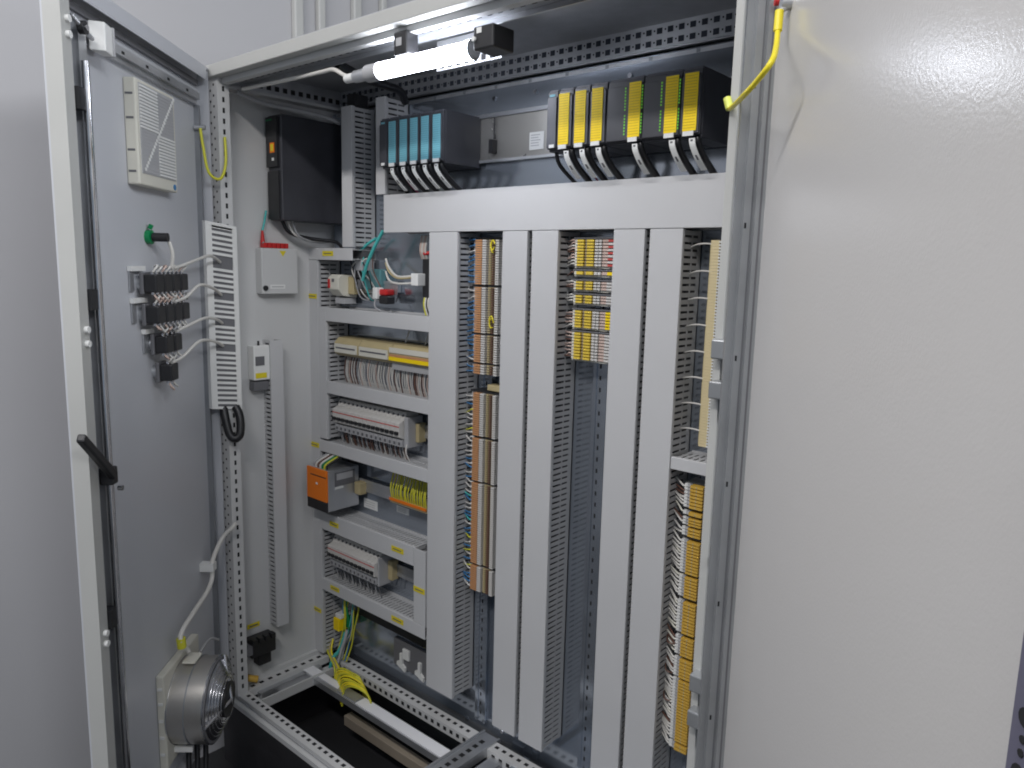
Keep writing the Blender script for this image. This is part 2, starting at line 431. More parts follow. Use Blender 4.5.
duct(.296, .331, 1.340, 1.572, 'z', 'upper vertical duct partly hidden by the teal labelled modules', yp=YP)

# yellow duct stickers
def sticker(x0, z0, w, h, label, y=YC, name='yellow_sticker'):
    p = MB(); p.box(x0, x0+w, y-.0012, y-.0004, z0, z0+h, ylab)
    p.box(x0+w*.15, x0+w*.85, y-.0016, y-.0012, z0+h*.4, z0+h*.58, ink)
    tag(p.build(name), label, 'sticker', 'yellow stickers on the wiring ducts')
for a in ((.067, 1.187, .048, .013, 'yellow sticker on the short duct under the black drive'),
          (-.009, 1.069, .046, .013, 'topmost yellow sticker on the tall narrow duct by the side wall'),
          (-.009, .643, .046, .014, 'middle yellow sticker on the tall narrow duct, near the orange supply'),
          (-.009, .138, .044, .013, 'lowest yellow sticker on the tall narrow duct by the side wall'),
          (.083, .424, .042, .014, 'left yellow sticker on the duct below the orange supply'),
          (.356, .424, .048, .014, 'right yellow sticker on the duct below the orange supply'),
          (.444, .339, .042, .014, 'yellow sticker on the short vertical duct right of the breakers'),
          (.083, .231, .042, .013, 'left yellow sticker on the lowest horizontal duct'),
          (.356, .228, .048, .014, 'right yellow sticker on the lowest horizontal duct')): sticker(*a)

# ------------------------------------------------------------------ PLC modules
def module(x0, x1, lx0, lx1, lab, label, group, leds=None, face=anth, tagw=True, z0=1.393, z1=1.506):
    t = thing('plc_module', label, 'plc module', ((x0+x1)/2, .345, z0), group)
    p = MB(); p.box(x0+.0005, x1-.0005, .240, .350, z0, z1, anth); p.box(x0+.001, x1-.001, .2325, .240, z0+.004, z1-.003, anth)
    p.box(x0+.002, x1-.002, .236, .2405, z1-.003, z1+.001, anth2)
    p.build('housing', parent=t, bevel=.0012)
    p = MB(); p.box(x0+.002, x1-.002, .2290, .2322, z0+.006, z1-.014, face)
    p.build('front_flap', parent=t, bevel=.0008)
    if lab:
        p = MB(); p.box(lx0, lx1, .2278, .2289, z0+.010, z1-.010, lab)
        n = 20; hh = (z1-z0-.020)/n
        for k in range(1, n): p.box(lx0, lx1-.002, .2274, .2279, z0+.010+k*hh, z0+.0106+k*hh, MATS['yellow_line'] if lab is yellow else MATS['teal_line'])
        p.build('label_strip', parent=t)
        MB().box(lx0+.001, lx1-.004, .2270, .2288, z0+.002, z0+.0095, white).build('number_tag', parent=t)
    elif tagw:
        MB().box(x0+.009, x0+.021, .2282, .2289, z0+.006, z0+.012, white).build('number_tag', parent=t)
        MB().box(x0+.005, x0+.018, .2316, .2324, z1-.012, z1-.008, teal).build('front_print', parent=t)
    if leds:
        for lx in leds:
            p = MB()
            for k in range(16):
                if k == 8: continue
                zz = z1-.020-k*.0052
                p.box(lx, lx+.0022, .2283, .2290, zz, zz+.0028, led)
            p.build('status_lights', parent=t)
    return t
G1 = 'modules with teal labels on the upper rail'
module(.371, .401, 0, 0, None, 'narrow interface module left of the teal labelled modules', G1)
tb = (.401, .439, .476, .513, .551, .588); tl = (.408, .447, .483, .520, .558)
for k, nm in enumerate(('leftmost', 'second', 'middle', 'fourth', 'rightmost')):
    module(tb[k], tb[k+1], tl[k], tl[k]+.024, teal, 'black module with teal label strip, %s of the five' % nm, G1)
G2 = 'modules with yellow labels on the upper rail'
module(.877, .903, 0, 0, None, 'narrow interface module left of the yellow labelled modules', G2, face=anth2)
for k, (a, b, c, d, l, nm) in enumerate(((.903, .940, .908, .932, None, 'leftmost narrow black module with yellow label strip'),
        (.940, .978, .946, .970, None, 'second narrow black module with yellow label strip'),
        (.978, 1.016, .984, 1.008, None, 'third narrow black module with yellow label strip'),
        (1.016, 1.092, 1.064, 1.088, (1.055, 1.0895), 'wide black module with yellow label and green lights, left of two'),
        (1.092, 1.166, 1.137, 1.161, (1.128, 1.1625), 'wide black module with yellow label and green lights, right of two'),
        (1.166, 1.204, 1.173, 1.198, None, 'last black module with yellow label at the right end'))):
    module(a, b, c, d, yellow, nm, G2, l)
# profile rail the modules hang on
p = MB(); p.box(.36, 1.215, .3505, YP-.001, 1.404, 1.512, mat('profile_rail', (.40, .39, .37), .30, metal=.7, var=.1, scale=6)); p.box(.36, 1.215, .345, .3505, 1.502, 1.510, steeld); p.box(.36, 1.215, .3465, .3505, 1.404, 1.410, steel)
p.build('profile_rail', parent=cab)
lb = MB(); lb.box(.735, .775, .3492, .350, 1.422, 1.459, white)
for k in range(5): lb.box(.739, .739+random.uniform(.02, .03), .3488, .3493, 1.430+k*.0055, 1.4315+k*.0055, greyp)
tag(lb.build('paper_label'), 'white printed paper label on the profile rail between the modules', 'label')
cp = MB(); cp.box(.628, .640, .334, .349, 1.422, 1.452, black); cp.tube([(.634, .345, 1.452), (.634, .345, 1.50)], .002, blackw, 6, raw=True)
tag(cp.build('cable_clip'), 'small black plug hanging right of the teal labelled modules', 'plug')
# label straps + cables from modules into the header duct
def strap(x, dx=.006, label='', group=''):
    t = thing('module_cable', label, 'cable', (x, .24, 1.395), group)
    MB().tube([(x+.004, .245, 1.398), (x+.005, .243, 1.385), (x+.008, .262, 1.362), (x+.012, .300, 1.335), (x+.013, .32, 1.31)], .0062, blackw, 8).build('cable_jacket', parent=t)
    p = MB(); p.ribbon([(x, .2300, 1.391), (x+.002, .2310, 1.378), (x+dx, .2440, 1.358), (x+dx+.003, .262, 1.342)], (1, 0, 0), .011, .0012, white)
    p.box(x-.002, x+.002, .2285, .2296, 1.386, 1.389, ink)
    p.ribbon([(x+dx-.0012, .2372, 1.364), (x+dx+.0008, .2430, 1.357)], (1, 0, 0), .003, .0012, ink)
    p.build('label_strap', parent=t)
for k, x in enumerate(tl): strap(x+.010, .009, 'black cable with white label strap under a teal labelled module, %s of five' % ('first', 'second', 'third', 'fourth', 'fifth')[k], 'cables with white straps below the modules')
for k, x in enumerate((.927, .964, 1.001, 1.079, 1.153, 1.191)): strap(x, .006, 'black cable with white label strap under a yellow labelled module, %s of six' % ('first', 'second', 'third', 'fourth', 'fifth', 'sixth')[k], 'cables with white straps below the modules')
tag(MB().tube([(.888, .25, 1.396), (.890, .26, 1.37), (.905, .30, 1.335)], .004, blackw, 8).build('thin_cable'), 'thin black cable below the narrow interface module by the yellow modules', 'cable')
tag(MB().tube([(.385, .25, 1.396), (.390, .27, 1.365), (.400, .31, 1.33)], .004, blackw, 8).build('thin_cable'), 'thin black cable below the narrow interface module by the teal modules', 'cable')
tag(MB().tube([(.425, .26, 1.39), (.432, .27, 1.36), (.44, .30, 1.335)], .0018, mat('magenta_wire', (.30, .05, .12), .5), 6).build('thin_wire'), 'thin magenta wire beneath the teal labelled modules', 'wire')
tag(MB().tube([(.952, .26, 1.39), (.955, .27, 1.36), (.96, .30, 1.335)], .0018, MATS['magenta_wire'], 6).build('thin_wire'), 'thin magenta wire beneath the yellow labelled modules', 'wire')

# ------------------------------------------------------------------ black drive on the left
t = thing('drive_unit', 'large black drive unit upper left beside the side wall', 'drive unit', (.035, YP, 1.273))
p = MB(); p.box(.008, .068, .158, .35, 1.275, 1.540, anth); p.build('housing', parent=t, bevel=.003)
p = MB(); p.box(.010, .060, .150, .158, 1.41, 1.535, black); p.box(.010, .060, .153, .158, 1.278, 1.40, black); p.box(.012, .040, .1492, .150, 1.525, 1.529, green); p.build('front_cover', parent=t, bevel=.002)
p = MB(); p.box(.030, .050, .1488, .1498, 1.445, 1.470, orange); p.box(.034, .046, .1482, .1488, 1.449, 1.466, ylab); p.box(.038, .047, .1488, .1498, 1.425, 1.432, white); p.build('warning_label', parent=t)
for k, (c, o, r) in enumerate(((blackw, 0, .005), (whitew, .012, .003), (greyw, .022, .003))):
    tag(MB().tube([(.03+o*.6, .18+o, 1.276), (.035+o*.5, .20+o, 1.245-o*.4), (.045, .26+o, 1.232-o*.4), (.075, .32, 1.225), (.085, .335, 1.20)], r, c, 8).build('drive_cable'),
        ('thick black cable looping below the black drive', 'thin white cable looping below the black drive', 'thin grey cable looping below the black drive')[k], 'cable')
tag(MB().tube([(.012, .145, 1.30), (.010, .14, 1.27), (.014, .13, 1.24), (.02, .13, 1.215)], .0028, tealw, 8).build('thin_cable'), 'thin green cable at the lower left corner of the black drive', 'cable')

# white cable along the roof into the drive, and lamp feed
tag(MB().tube([(.05, .05, 1.575), (.055, .12, 1.560), (.07, .20, 1.555), (.09, .27, 1.548), (.11, .31, 1.535)], .006, greyw, 10).build('roof_cable'), 'thick pale cable curving from the roof corner to the drive top', 'cable')
tag(MB().tube([(.08, .05, 1.578), (.25, .045, 1.572), (.42, .035, 1.566), (.47, .03, 1.563), (.50, .03, 1.550), (.52, .03, 1.541)], .0045, whitew, 8).build('lamp_cable'), 'white cable running along the top rail to the tube lamp', 'cable')

# ------------------------------------------------------------------ tube lamp
t = thing('tube_lamp', 'lit white tube lamp under the cabinet roof', 'lamp', (.74, .03, 1.56))
LY = .03
def lampz(x): return 1.5395
MB().tube([(.622, LY, 1.5385), (.862, LY, 1.5385)], .0155, lampm, 20, raw=True).build('tube', parent=t)
MB().tube([(.862, LY, 1.5385), (.872, LY, 1.5385)], .0175, clear, 20, raw=True).build('clear_end_cap', parent=t)
p = MB(); p.tube([(.585, LY, 1.5385), (.622, LY, 1.5385)], .0165, greyp, 20, raw=True)
p.tube([(.545, LY, 1.5385), (.585, LY, 1.5385)], .012, steel, 16, raw=True); p.tube([(.515, LY, 1.5385), (.545, LY, 1.5385)], .009, white, 12, raw=True)
p.build('end_cap', parent=t)
for x in (.690, .888):
    MB().box(x, x+.036 if x < .8 else x+.046, .005 if x < .8 else .012, .035 if x < .8 else .066, 1.550 if x < .8 else 1.530, 1.592 if x < .8 else 1.568, black).build('bracket', parent=t, bevel=.003)
MB().box(.698, .713, .0042, .0049, 1.566, 1.580, greyp).build('bracket_label', parent=t)
MB().box(.897, .908, .0108, .0118, 1.556, 1.565, white).build('bracket_label', parent=t)
MB().tube([(.894, .0098, 1.547), (.894, .006, 1.547)], .004, white, 10, raw=True).build('push_pin', parent=t)
t = thing('mounting_bracket', 'perforated zinc bracket hanging behind the tube lamp', 'bracket', (.80, .12, 1.6))
p = MB(); p.box(.69, .86, .115, .118, 1.545, 1.60, steel); p.box(.69, .86, .118, .130, 1.592, 1.595, steel)
for k in range(7):
    for z in (1.548, 1.575): p.box(.70+k*.022, .711+k*.022, .1144, .1152, z, z+.011, hole)
p.build('plate', parent=t)

t = MB(); t.tube([(.50, .20, 1.60), (.505, .25, 1.56), (.515, .30, 1.50)], .012, black, 8)
tag(MB().box(.155, .185, .30, .345, 1.568, 1.60, black).build('cable_gland'), 'black cable gland above the vertical duct by the drive', 'cable gland')
del t
tag(MB().tube([(.39, .10, 1.60), (.38, .20, 1.585), (.36, .30, 1.585), (.33, .345, 1.57)], .010, blackw, 8).build('roof_cable'), 'thick black cable dropping from the roof behind the lamp', 'cable')

# ------------------------------------------------------------------ terminal strips
def seg_labels(n): return ['topmost', 'second', 'third', 'fourth', 'fifth', 'sixth', 'seventh', 'eighth', 'ninth', 'tenth', 'lowest'][:n]
# column 1 : tan terminals in pairs
SEG1 = ((1.129, 1.230), (1.019, 1.124), (.951, 1.015), (.924, .947), (.778, .880), (.669, .772), (.464, .664), (.396, .458))
for k, (a, b) in enumerate(SEG1):
    t = thing('terminal_strip', 'tan and white terminal strip, %s of eight in the tan column' % (['topmost', 'second', 'third', 'fourth', 'fifth', 'sixth', 'seventh', 'lowest'][k]), 'terminal strip', (.655, YP, a), 'tan terminal strips')
    n = max(3, round((b-a)/.0052)); h = (b-a)/n
    pr = None
    for j in range(n):
        z = a+j*h
        if pr is None:
            p = MB()
            p.box(.612, .700, .310, .352, z+.0002, z+h-.0004, greyp)
            p.box(.628, .648, .297, .310, z+.0002, z+h-.0011, copper)
            p.box(.649, .661, .2975, .310, z+.0003, z+h-.0014, MATS['aged_white'])
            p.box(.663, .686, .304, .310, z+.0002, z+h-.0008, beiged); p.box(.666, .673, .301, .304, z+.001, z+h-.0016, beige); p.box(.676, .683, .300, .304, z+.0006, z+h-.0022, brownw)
            p.box(.688, .698, .2985, .310, z+.0003, z+h-.0014, MATS['aged_white'])
            pr = p.build('terminal', parent=t)
        else:
            c = pr.copy(); C.objects.link(c); c.parent = t; c.location = (0, 0, j*h)
    MB().box(.612, .700, .306, .352, b+.0002, b+.0038, black).build('end_plate', parent=t)  # end plate, coloured black for the shade in the segment gap
for k, (z, nm) in enumerate(((1.212, 'upper'), (1.042, 'lower'))):
    p = MB()
    for q in range(3):
        a0 = random.uniform(0, 6)
        p.tube([(.683+.006*math.cos(a0+i*.9)+.002*q, .296-.003*q, z+.012*math.sin(a0+i*.9)+.003*q) for i in range(4)], .0015, yw, 6)
    tag(p.build('coiled_wire'), '%s small coil of yellow wire on the tan terminal column' % nm, 'wire', 'yellow wire coils')
p = MB(); p.box(.660, .70, .31, .352, .886, .900, beige); tag(p.build('end_clamp', bevel=.002), 'cream end clamp in the gap of the tan terminal column', 'clamp')
# column 2
SEG2 = ((1.175, 1.229), (1.158, 1.166), (1.128, 1.146), (1.101, 1.118), (1.051, 1.087), (.986, 1.042))
for k, (a, b) in enumerate(SEG2):
    t = thing('terminal_strip', 'yellow and white terminal strip, %s of six in the middle column' % (['topmost', 'second', 'third', 'fourth', 'fifth', 'lowest'][k]), 'terminal strip', (.95, YP, a), 'yellow terminal strips in the middle column')
    n = max(1, round((b-a)/.0062)); h = (b-a)/n
    for j in range(n):
        z = a+j*h
        p = MB()
        p.box(.902, 1.006, .312, .352, z+.0004, z+h-.0006, greyp)
        p.box(.905, .912, .300, .312, z+.0004, z+h-.0012, cream)
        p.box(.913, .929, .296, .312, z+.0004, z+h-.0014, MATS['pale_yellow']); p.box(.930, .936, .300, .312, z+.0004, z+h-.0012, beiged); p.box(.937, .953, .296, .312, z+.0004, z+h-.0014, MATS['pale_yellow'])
        p.box(.9545, .962, .299, .312, z+.0004, z+h-.0016, MATS['aged_white']); p.box(.9635, .970, .299, .312, z+.0004, z+h-.0016, MATS['aged_white'])
        p.box(.971, .985, .302, .312, z+.0004, z+h-.0014, pinkw)
        p.box(.986, 1.000, .299, .312, z+.0004, z+h-.0016, (redw if k == 0 and j % 2 == 0 else yellow if k in (1, 4) else MATS['aged_white']))
        p.build('terminal', parent=t)
    MB().box(.902, 1.006, .300, .352, b+.0003, b+.003, greyd).build('end_plate', parent=t)
    MB().box(.902, 1.006, .306, .352, a-.004, a-.0003, cream).build('end_plate', parent=t)
# column 3 : cream strip
t = thing('terminal_strip', 'tall cream terminal strip with white teeth beside the right post', 'terminal strip', (1.215, YP, .852))
n = 68; h = (1.226-.852)/n; pr = None
for j in range(n):
    z = .852+j*h
    if pr is None:
        p = MB(); p.box(1.195, 1.245, .314, .35, z, z+h-.0003, beige); p.box(1.203, 1.219, .300, .314, z, z+h-.0004, mat('pale_beige', (.66, .55, .32), .5, var=.05, scale=50)); p.box(1.2195, 1.226, .297, .314, z+.0006, z+h-.0022, white)
        pr = p.build('terminal', parent=t)
    else:
        c = pr.copy(); C.objects.link(c); c.parent = t; c.location = (0, 0, j*h)
for k in range(8):
    z = 1.219-k*.0485
    tag(MB().tube([(1.150, .322, z-.006), (1.168, .312, z-.001), (1.185, .308, z+.001), (1.204, .306, z)], .0016, whitew, 6).build('wire'), 'single white wire between a duct slot and the tall cream terminal strip', 'wire', 'white wires into the cream terminal strip')
# column 4
SEG4 = ((.731, .777), (.717, .725), (.697, .713), (.676, .694), (.602, .668), (.554, .597), (.481, .546), (.435, .474), (.389, .429), (.255, .385), (.236, .251))
for k, (a, b) in enumerate(SEG4):
    t = thing('terminal_strip', 'amber terminal strip, %s of eleven in the lower right column' % seg_labels(11)[k], 'terminal strip', (1.2, YP, a), 'amber terminal strips in the lower right column')
    n = max(1, round((b-a)/.0062)); h = (b-a)/n; pr = None
    for j in range(n):
        z = a+j*h
        if pr is None:
            p = MB()
            p.box(1.176, 1.245, .314, .352, z+.0004, z+h-.0006, greyp); p.box(1.180, 1.1865, .301, .314, z+.0004, z+h-.0012, white)
            p.box(1.1875, 1.193, .300, .314, z+.0004, z+h-.0012, greyp); p.box(1.194, 1.220, .296, .314, z+.0004, z+h-.0016, yellowt); p.box(1.206, 1.208, .2955, .296, z+.0008, z+h-.0020, beige)
            pr = p.build('terminal', parent=t)
        else:
            c = pr.copy(); C.objects.link(c); c.parent = t; c.location = (0, 0, j*h)
    MB().box(1.178, 1.225, .306, .352, a-.0048, a-.0003, blackm).build('end_plate', parent=t)  # end plate blackened to read as the dark gap between segments
# wires on the terminal columns
def wires(rng, x_t, x_d, pitch, mats_, label, group, jit=.006, r=.0016, y0=.302, sag=.006):
    for a, b in rng:
        z = a+.004
        while z < b-.001:
            m = random.choice(mats_); dz = random.uniform(-jit, jit)-sag*random.random()
            xa = x_d+random.uniform(-.004, .004)
            o = MB().tube([(x_t, y0+.006, z), (x_t-.008, y0, z+.001), ((x_t+xa)/2, y0+.008, z+dz*.4), (xa, y0+.022, z+dz)], r, m, 6).build('wire')
            tag(o, label, 'wire', group); z += pitch*random.uniform(.8, 1.25)
wires(SEG1[:4], .628, .580, .0110, [bluew, bluew, bluew, whitew, bluew], 'short blue or white wire left of the upper tan terminals', 'wires beside the upper tan terminals')
wires(SEG1[4:], .628, .580, .0105, [bluew, whitew, bluew, tealw, bluew, whitew, gyw], 'short blue, white or green wire left of the lower tan terminals', 'wires beside the lower tan terminals', sag=.012, r=.0019)
wires(SEG2, .906, .868, .0062, [pinkw, pinkw, whitew, brownw], 'short pale wire left of the yellow middle terminals', 'wires beside the yellow middle terminals', jit=.004)
wires(SEG4, 1.186, 1.146, .0070, [whitew, whitew, MATS['aged_white'], cream, brownw, whitew], 'short pale wire left of the amber terminals', 'wires beside the amber terminals', jit=.004, sag=-.016, r=.0020)
for k in range(9):
    z = .45-.02*k
    tag(MB().tube([(1.178, .303, z), (1.165, .300, z+.002), (1.152, .320, z+.006)], .0015, brownw, 6).build('wire'), 'short brown wire arching beside the amber terminals', 'wire', 'brown wires beside the amber terminals') if k % 3 == 0 else None

# ------------------------------------------------------------------ row of beige relays
def relay(x0, x1, z0, z1, label, kind):
    t = thing('relay_block', label, 'relay block', ((x0+x1)/2, YP, z0), 'beige relay blocks')
    p = MB(); p.prism([(.350, z0), (.350, z1+.006), (.306, z1+.004), (.292, z1-.010), (.292, z0+.008), (.304, z0)], 'x', x0, x1, beige); p.build('housing', parent=t, bevel=.0012)
    if kind == 0:
        p = MB(); p.box(x0+.004, x1-.004, .2895, .2919, z0+.010, z1-.012, cream); p.box(x0+.010, x1-.010, .2888, .2896, (z0+z1)/2-.002, (z0+z1)/2+.002, ink); p.build('marker', parent=t)
    else:
        p = MB(); p.box(x0+.001, x1-.001, .2895, .2919, z1-.016, z1-.003, cream); p.build('marker', parent=t)
        p = MB(); p.box(x0+.001, x1-.001, .2895, .2919, z0+.020, z1-.020, copper); p.box(x0+.001, x1-.001, .2880, .2919, z0+.010, z0+.0195, yellow); p.build('bridge', parent=t)
        p = MB(); p.box(x0+.001, x1-.001, .300, .330, z0-.014, z0+.008, greyp); p.build('lower_housing', parent=t)
relay(.098, .203, .916, .962, 'leftmost beige relay block with a cream marker', 0)
relay(.206, .331, .916, .962, 'middle beige relay block with a cream marker', 0)
relay(.334, .488, .916, .962, 'rightmost beige relay block with orange and cream stripes', 1)
x = .118
while x < .482:
    z1_ = .912; m = random.choice([whitew, whitew, pinkw, brownw, whitew, greyw])
    tag(MB().tube([(x, .318, z1_), (x+random.uniform(-.002, .002), .313, .895), (x+random.uniform(-.0025, .0025), .312, .868), (x+.001, .320, .838)], .00135, m, 6).build('wire'), 'short pale wire dropping from the beige relay blocks into the duct', 'wire', 'wires below the beige relay blocks')
    x += random.uniform(.0052, .0076)
for k, x in enumerate((.345, .42)):
    tag(MB().tube([(x, .335, .968), (x, .35, 1.0)], .0016, whitew, 6).build('wire'), '%s of two white wires above the rightmost relay block' % ('left', 'right')[k], 'wire')

# ------------------------------------------------------------------ circuit breakers
def breaker_proto(w, hz, label, group, loc):
    t = thing('circuit_breaker', label, 'circuit breaker', loc, group)
    X, Y, Z = loc
    p = MB(); q = [(0, 0), (0, .092), (-.040, .092), (-.048, .074), (-.066, .066), (-.066, .030), (-.048, .022), (-.044, .0)]
    p.prism([(Y+a, Z+b*hz) for a, b in q], 'x', X+.0006, X+w-.0006, MATS['aged_white'])
    p.tube([(X+w/2, Y-.0445, Z+.083*hz), (X+w/2, Y-.0465, Z+.084*hz)], .0032, ink, 8, False, raw=True)
    p.build('housing', parent=t, bevel=.0007)
    MB().box(X+.0006, X+w-.0006, Y-.0668, Y-.066, Z+.056*hz, Z+.0585*hz, redw).build('red_stripe', parent=t)
    p = MB(); p.box(X+.003, X+w-.003, Y-.0705, Y-.0655, Z+.036*hz, Z+.0445*hz, black); p.build('toggle', parent=t)
    p = MB(); p.box(X+.001, X+w-.001, Y-.058, Y-.045, Z+.004*hz, Z+.022*hz, greyp); p.box(X+.005, X+w-.005, Y-.0584, Y-.058, Z+.007*hz, Z+.015*hz, ink); p.build('terminal_cover', parent=t)
    return t
bl = (.094, .352, .700)
w = .0190
lab = 'white circuit breaker with black toggle in the long row above the orange supply'
b0 = breaker_proto(w, 1., lab, 'breakers in the long row', bl)
for k in range(1, 15): dup(b0, (bl[0]+k*w, bl[1], bl[2]))
t = thing('end_terminal', 'grey and yellow end terminal right of the long breaker row', 'terminal', (.40, YP, .70))
MB().box(.381, .396, .30, .352, .702, .782, greyp).build('housing', parent=t, bevel=.002)
MB().box(.397, .410, .325, .352, .715, .765, beige).build('clamp', parent=t, bevel=.002)
for k in range(15):
    x = bl[0]+w*(k+.5)
    for dx in (-.003, .004):
        tag(MB().tube([(x+dx, .312, .708), (x+dx, .309, .692), (x+dx+random.uniform(-.003, .003), .318, .664)], .0014, random.choice([brownw, whitew, greyw, brownw]), 6).build('wire'), 'short brown or white wire below the long breaker row', 'wire', 'wires below the long breaker row')
tag(MB().tube([(.392, .30, .712), (.392, .298, .69), (.394, .31, .664)], .0022, whitew, 6).build('wire'), 'white wire at the right end of the long breaker row', 'wire')
bl2 = (.062, .352, .293)
b1 = breaker_proto(.0178, .98, 'white circuit breaker in the short row below the orange supply', 'breakers in the short row', bl2)
for k in range(1, 12): dup(b1, (bl2[0]+k*.0178, bl2[1], bl2[2]))
t = thing('end_terminal', 'grey and beige end terminal right of the short breaker row', 'terminal', (.28, YP, .29))
MB().box(.2765, .282, .296, .352, .292, .375, greyp).build('housing', parent=t, bevel=.002)
MB().box(.2825, .300, .328, .352, .305, .36, beige).build('clamp', parent=t, bevel=.002)
for k in range(12):
    x = bl2[0]+.0178*(k+.5)
    tag(MB().tube([(x, .312, .298), (x, .310, .284), (x+.001, .318, .250)], .0017, greyd if k % 2 else greyw, 6).build('wire'), 'short grey wire below the short breaker row', 'wire', 'wires below the short breaker row')

# ------------------------------------------------------------------ power supply
t = thing('power_supply', 'orange and black fronted metal power supply', 'power supply', (.09, YP, .483))
p = MB(); p.box(.044, .134, .240, .345, .483, .600, steel); p.build('housing', parent=t, bevel=.0015)
p = MB(); p.box(.042, .134, .234, .240, .512, .601, orange); p.box(.060, .1335, .2335, .2342, .580, .583, black); p.box(.085, .094, .2335, .2342, .556, .562, white); p.build('front_panel', parent=t, bevel=.0015)
MB().box(.042, .134, .234, .240, .482, .5118, black).build('lower_front', parent=t, bevel=.0015)
p = MB(); p.box(.1342, .1352, .262, .330, .552, .592, greyd); p.box(.1352, .1356, .268, .322, .570, .588, greyp); p.box(.1352, .1358, .262, .290, .545, .551, white); p.build('side_label', parent=t)
for k, m in enumerate((greyw, whitew, brownw, whitew, green, gyw, blackw)):
    x = .055+k*.010
    tag(MB().tube([(x, .25, .598), (x+.002, .252, .612), (x+.010, .28, .628), (x+.02, .315, .645)], .0028, m, 8).build('wire'),
        ('grey', 'left white', 'brown', 'right white', 'green', 'yellow green', 'black')[k]+' wire rising from the top of the orange power supply', 'wire', 'wires on top of the power supply')
tag(MB().box(.138, .165, .325, .350, .520, .556, beige).build('end_clamp', bevel=.003), 'beige end clamp on the rail right of the power supply', 'clamp')
# earth terminals
t = thing('earth_terminal_strip', 'orange edged earth terminal strip right of the power supply', 'terminal strip', (.37, YP, .53))
MB().box(.300, .446, .322, .352, .534, .548, beige).build('bar', parent=t, bevel=.001)
MB().box(.300, .446, .318, .3215, .541, .548, orange).build('orange_edge', parent=t)
x = .305
while x < .442:
    tag(MB().tube([(x, .325, .546), (x+random.uniform(-.003, .003), .322, .575), (x+random.uniform(-.008, .004), .335, .60+random.uniform(0, .02)), (x-.004, .34, .637)], .0021, gyw, 6).build('wire'), 'yellow green wire rising from the earth terminal strip', 'wire', 'yellow green earth wires')
    x += .0085
for (a, b, c, d, nm) in ((.139, .200, .474, .501, 'larger white printed label on the plate below the rail'), (.284, .334, .494, .512, 'smaller white printed label on the plate below the earth terminals')):
    p = MB(); p.box(a, b, YP-.0012, YP-.0002, c, d, white)
    for k in range(3): p.box(a+.006, b-.01, YP-.0016, YP-.0012, c+(k+1)*(d-c)/4-.0006, c+(k+1)*(d-c)/4+.0006, greyp)
    tag(p.build('paper_label'), nm, 'label')

# ------------------------------------------------------------------ first row components
t = thing('contactor', 'white and beige contactor in the top left compartment', 'contactor', (.11, YP, 1.08))
p = MB(); p.prism([(.350, 1.075), (.350, 1.135), (.300, 1.138), (.288, 1.128), (.288, 1.098), (.305, 1.080)], 'x', .078, .125, cream); p.build('housing', parent=t, bevel=.0015)
MB().box(.079, .088, .286, .290, 1.10, 1.125, red).build('button', parent=t, bevel=.001)
MB().box(.098, .106, .286, .290, 1.118, 1.126, ink).build('window', parent=t)
MB().box(.1255, .150, .320, .352, 1.085, 1.132, beige).build('auxiliary_contact', parent=t, bevel=.0015)
MB().box(.080, .122, .31, .35, 1.058, 1.074, greyp).build('lower_terminal', parent=t, bevel=.001)
t = thing('cable_connector', 'small grey and black connector in the top left compartment', 'connector', (.19, YP, 1.13))
MB().box(.172, .200, .31, .352, 1.150, 1.178, greyp).build('shell', parent=t, bevel=.002)
MB().box(.150, .185, .315, .352, 1.128, 1.152, black).build('body', parent=t, bevel=.004)
MB().box(.160, .180, .318, .35, 1.10, 1.127, greyd).build('tail', parent=t, bevel=.004)
tag(MB().tube([(.300, .300, 1.252), (.270, .298, 1.215), (.235, .298, 1.165), (.212, .303, 1.125)], .0045, tealw, 10).build('teal_cable'), 'thick teal cable hanging steeply from the header duct', 'cable')
tag(MB().tube([(.235, .33, 1.235), (.205, .325, 1.22), (.175, .32, 1.20), (.150, .325, 1.19)], .004, tealw, 8).build('teal_cable'), 'thin green cable slanting below the vertical duct near the drive', 'cable')
tag(MB().box(.178, .245, .335, .356, 1.10, 1.155, mat('teal_tinted', (.12, .28, .30), .3)).build('network_module', bevel=.003), 'dark teal module behind the hanging teal cable', 'module')
t = thing('fuse_holder', 'red and white fuse holder with black knob', 'fuse holder', (.27, YP, 1.06))
MB().box(.248, .266, .305, .33, 1.078, 1.108, white).build('white_body', parent=t, bevel=.003)
MB().box(.250, .292, .315, .345, 1.088, 1.104, red).build('red_body', parent=t, bevel=.004)
MB().box(.268, .300, .31, .34, 1.066, 1.088, black).build('knob', parent=t, bevel=.004)
tag(MB().tube([(.262, .305, 1.08), (.266, .30, 1.058), (.29, .31, 1.046), (.31, .32, 1.048)], .002, greyw, 6).build('wire'), 'grey wire under the red and white fuse holder', 'wire')
t = thing('white_plug', 'white plug with black body at the right edge of the top left compartment', 'plug', (.43, YP, 1.1))
MB().box(.405, .430, .300, .335, 1.118, 1.148, white).build('plug_body', parent=t, bevel=.002)
MB().box(.420, .445, .325, .352, 1.09, 1.185, black).build('holder', parent=t, bevel=.002)
for k, (a, b) in enumerate(((1.182, 1.142), (1.172, 1.138), (1.150, 1.124))):
    tag(MB().tube([(.280, .325, a), (.305, .315, a-.022), (.350, .305, b-.003), (.408, .308, b)], .0028, (whitew, beige, whitew)[k], 8).build('wire'), ('upper white', 'middle tan', 'lower white')[k]+' wire curving into the white plug', 'wire', 'wires into the white plug')
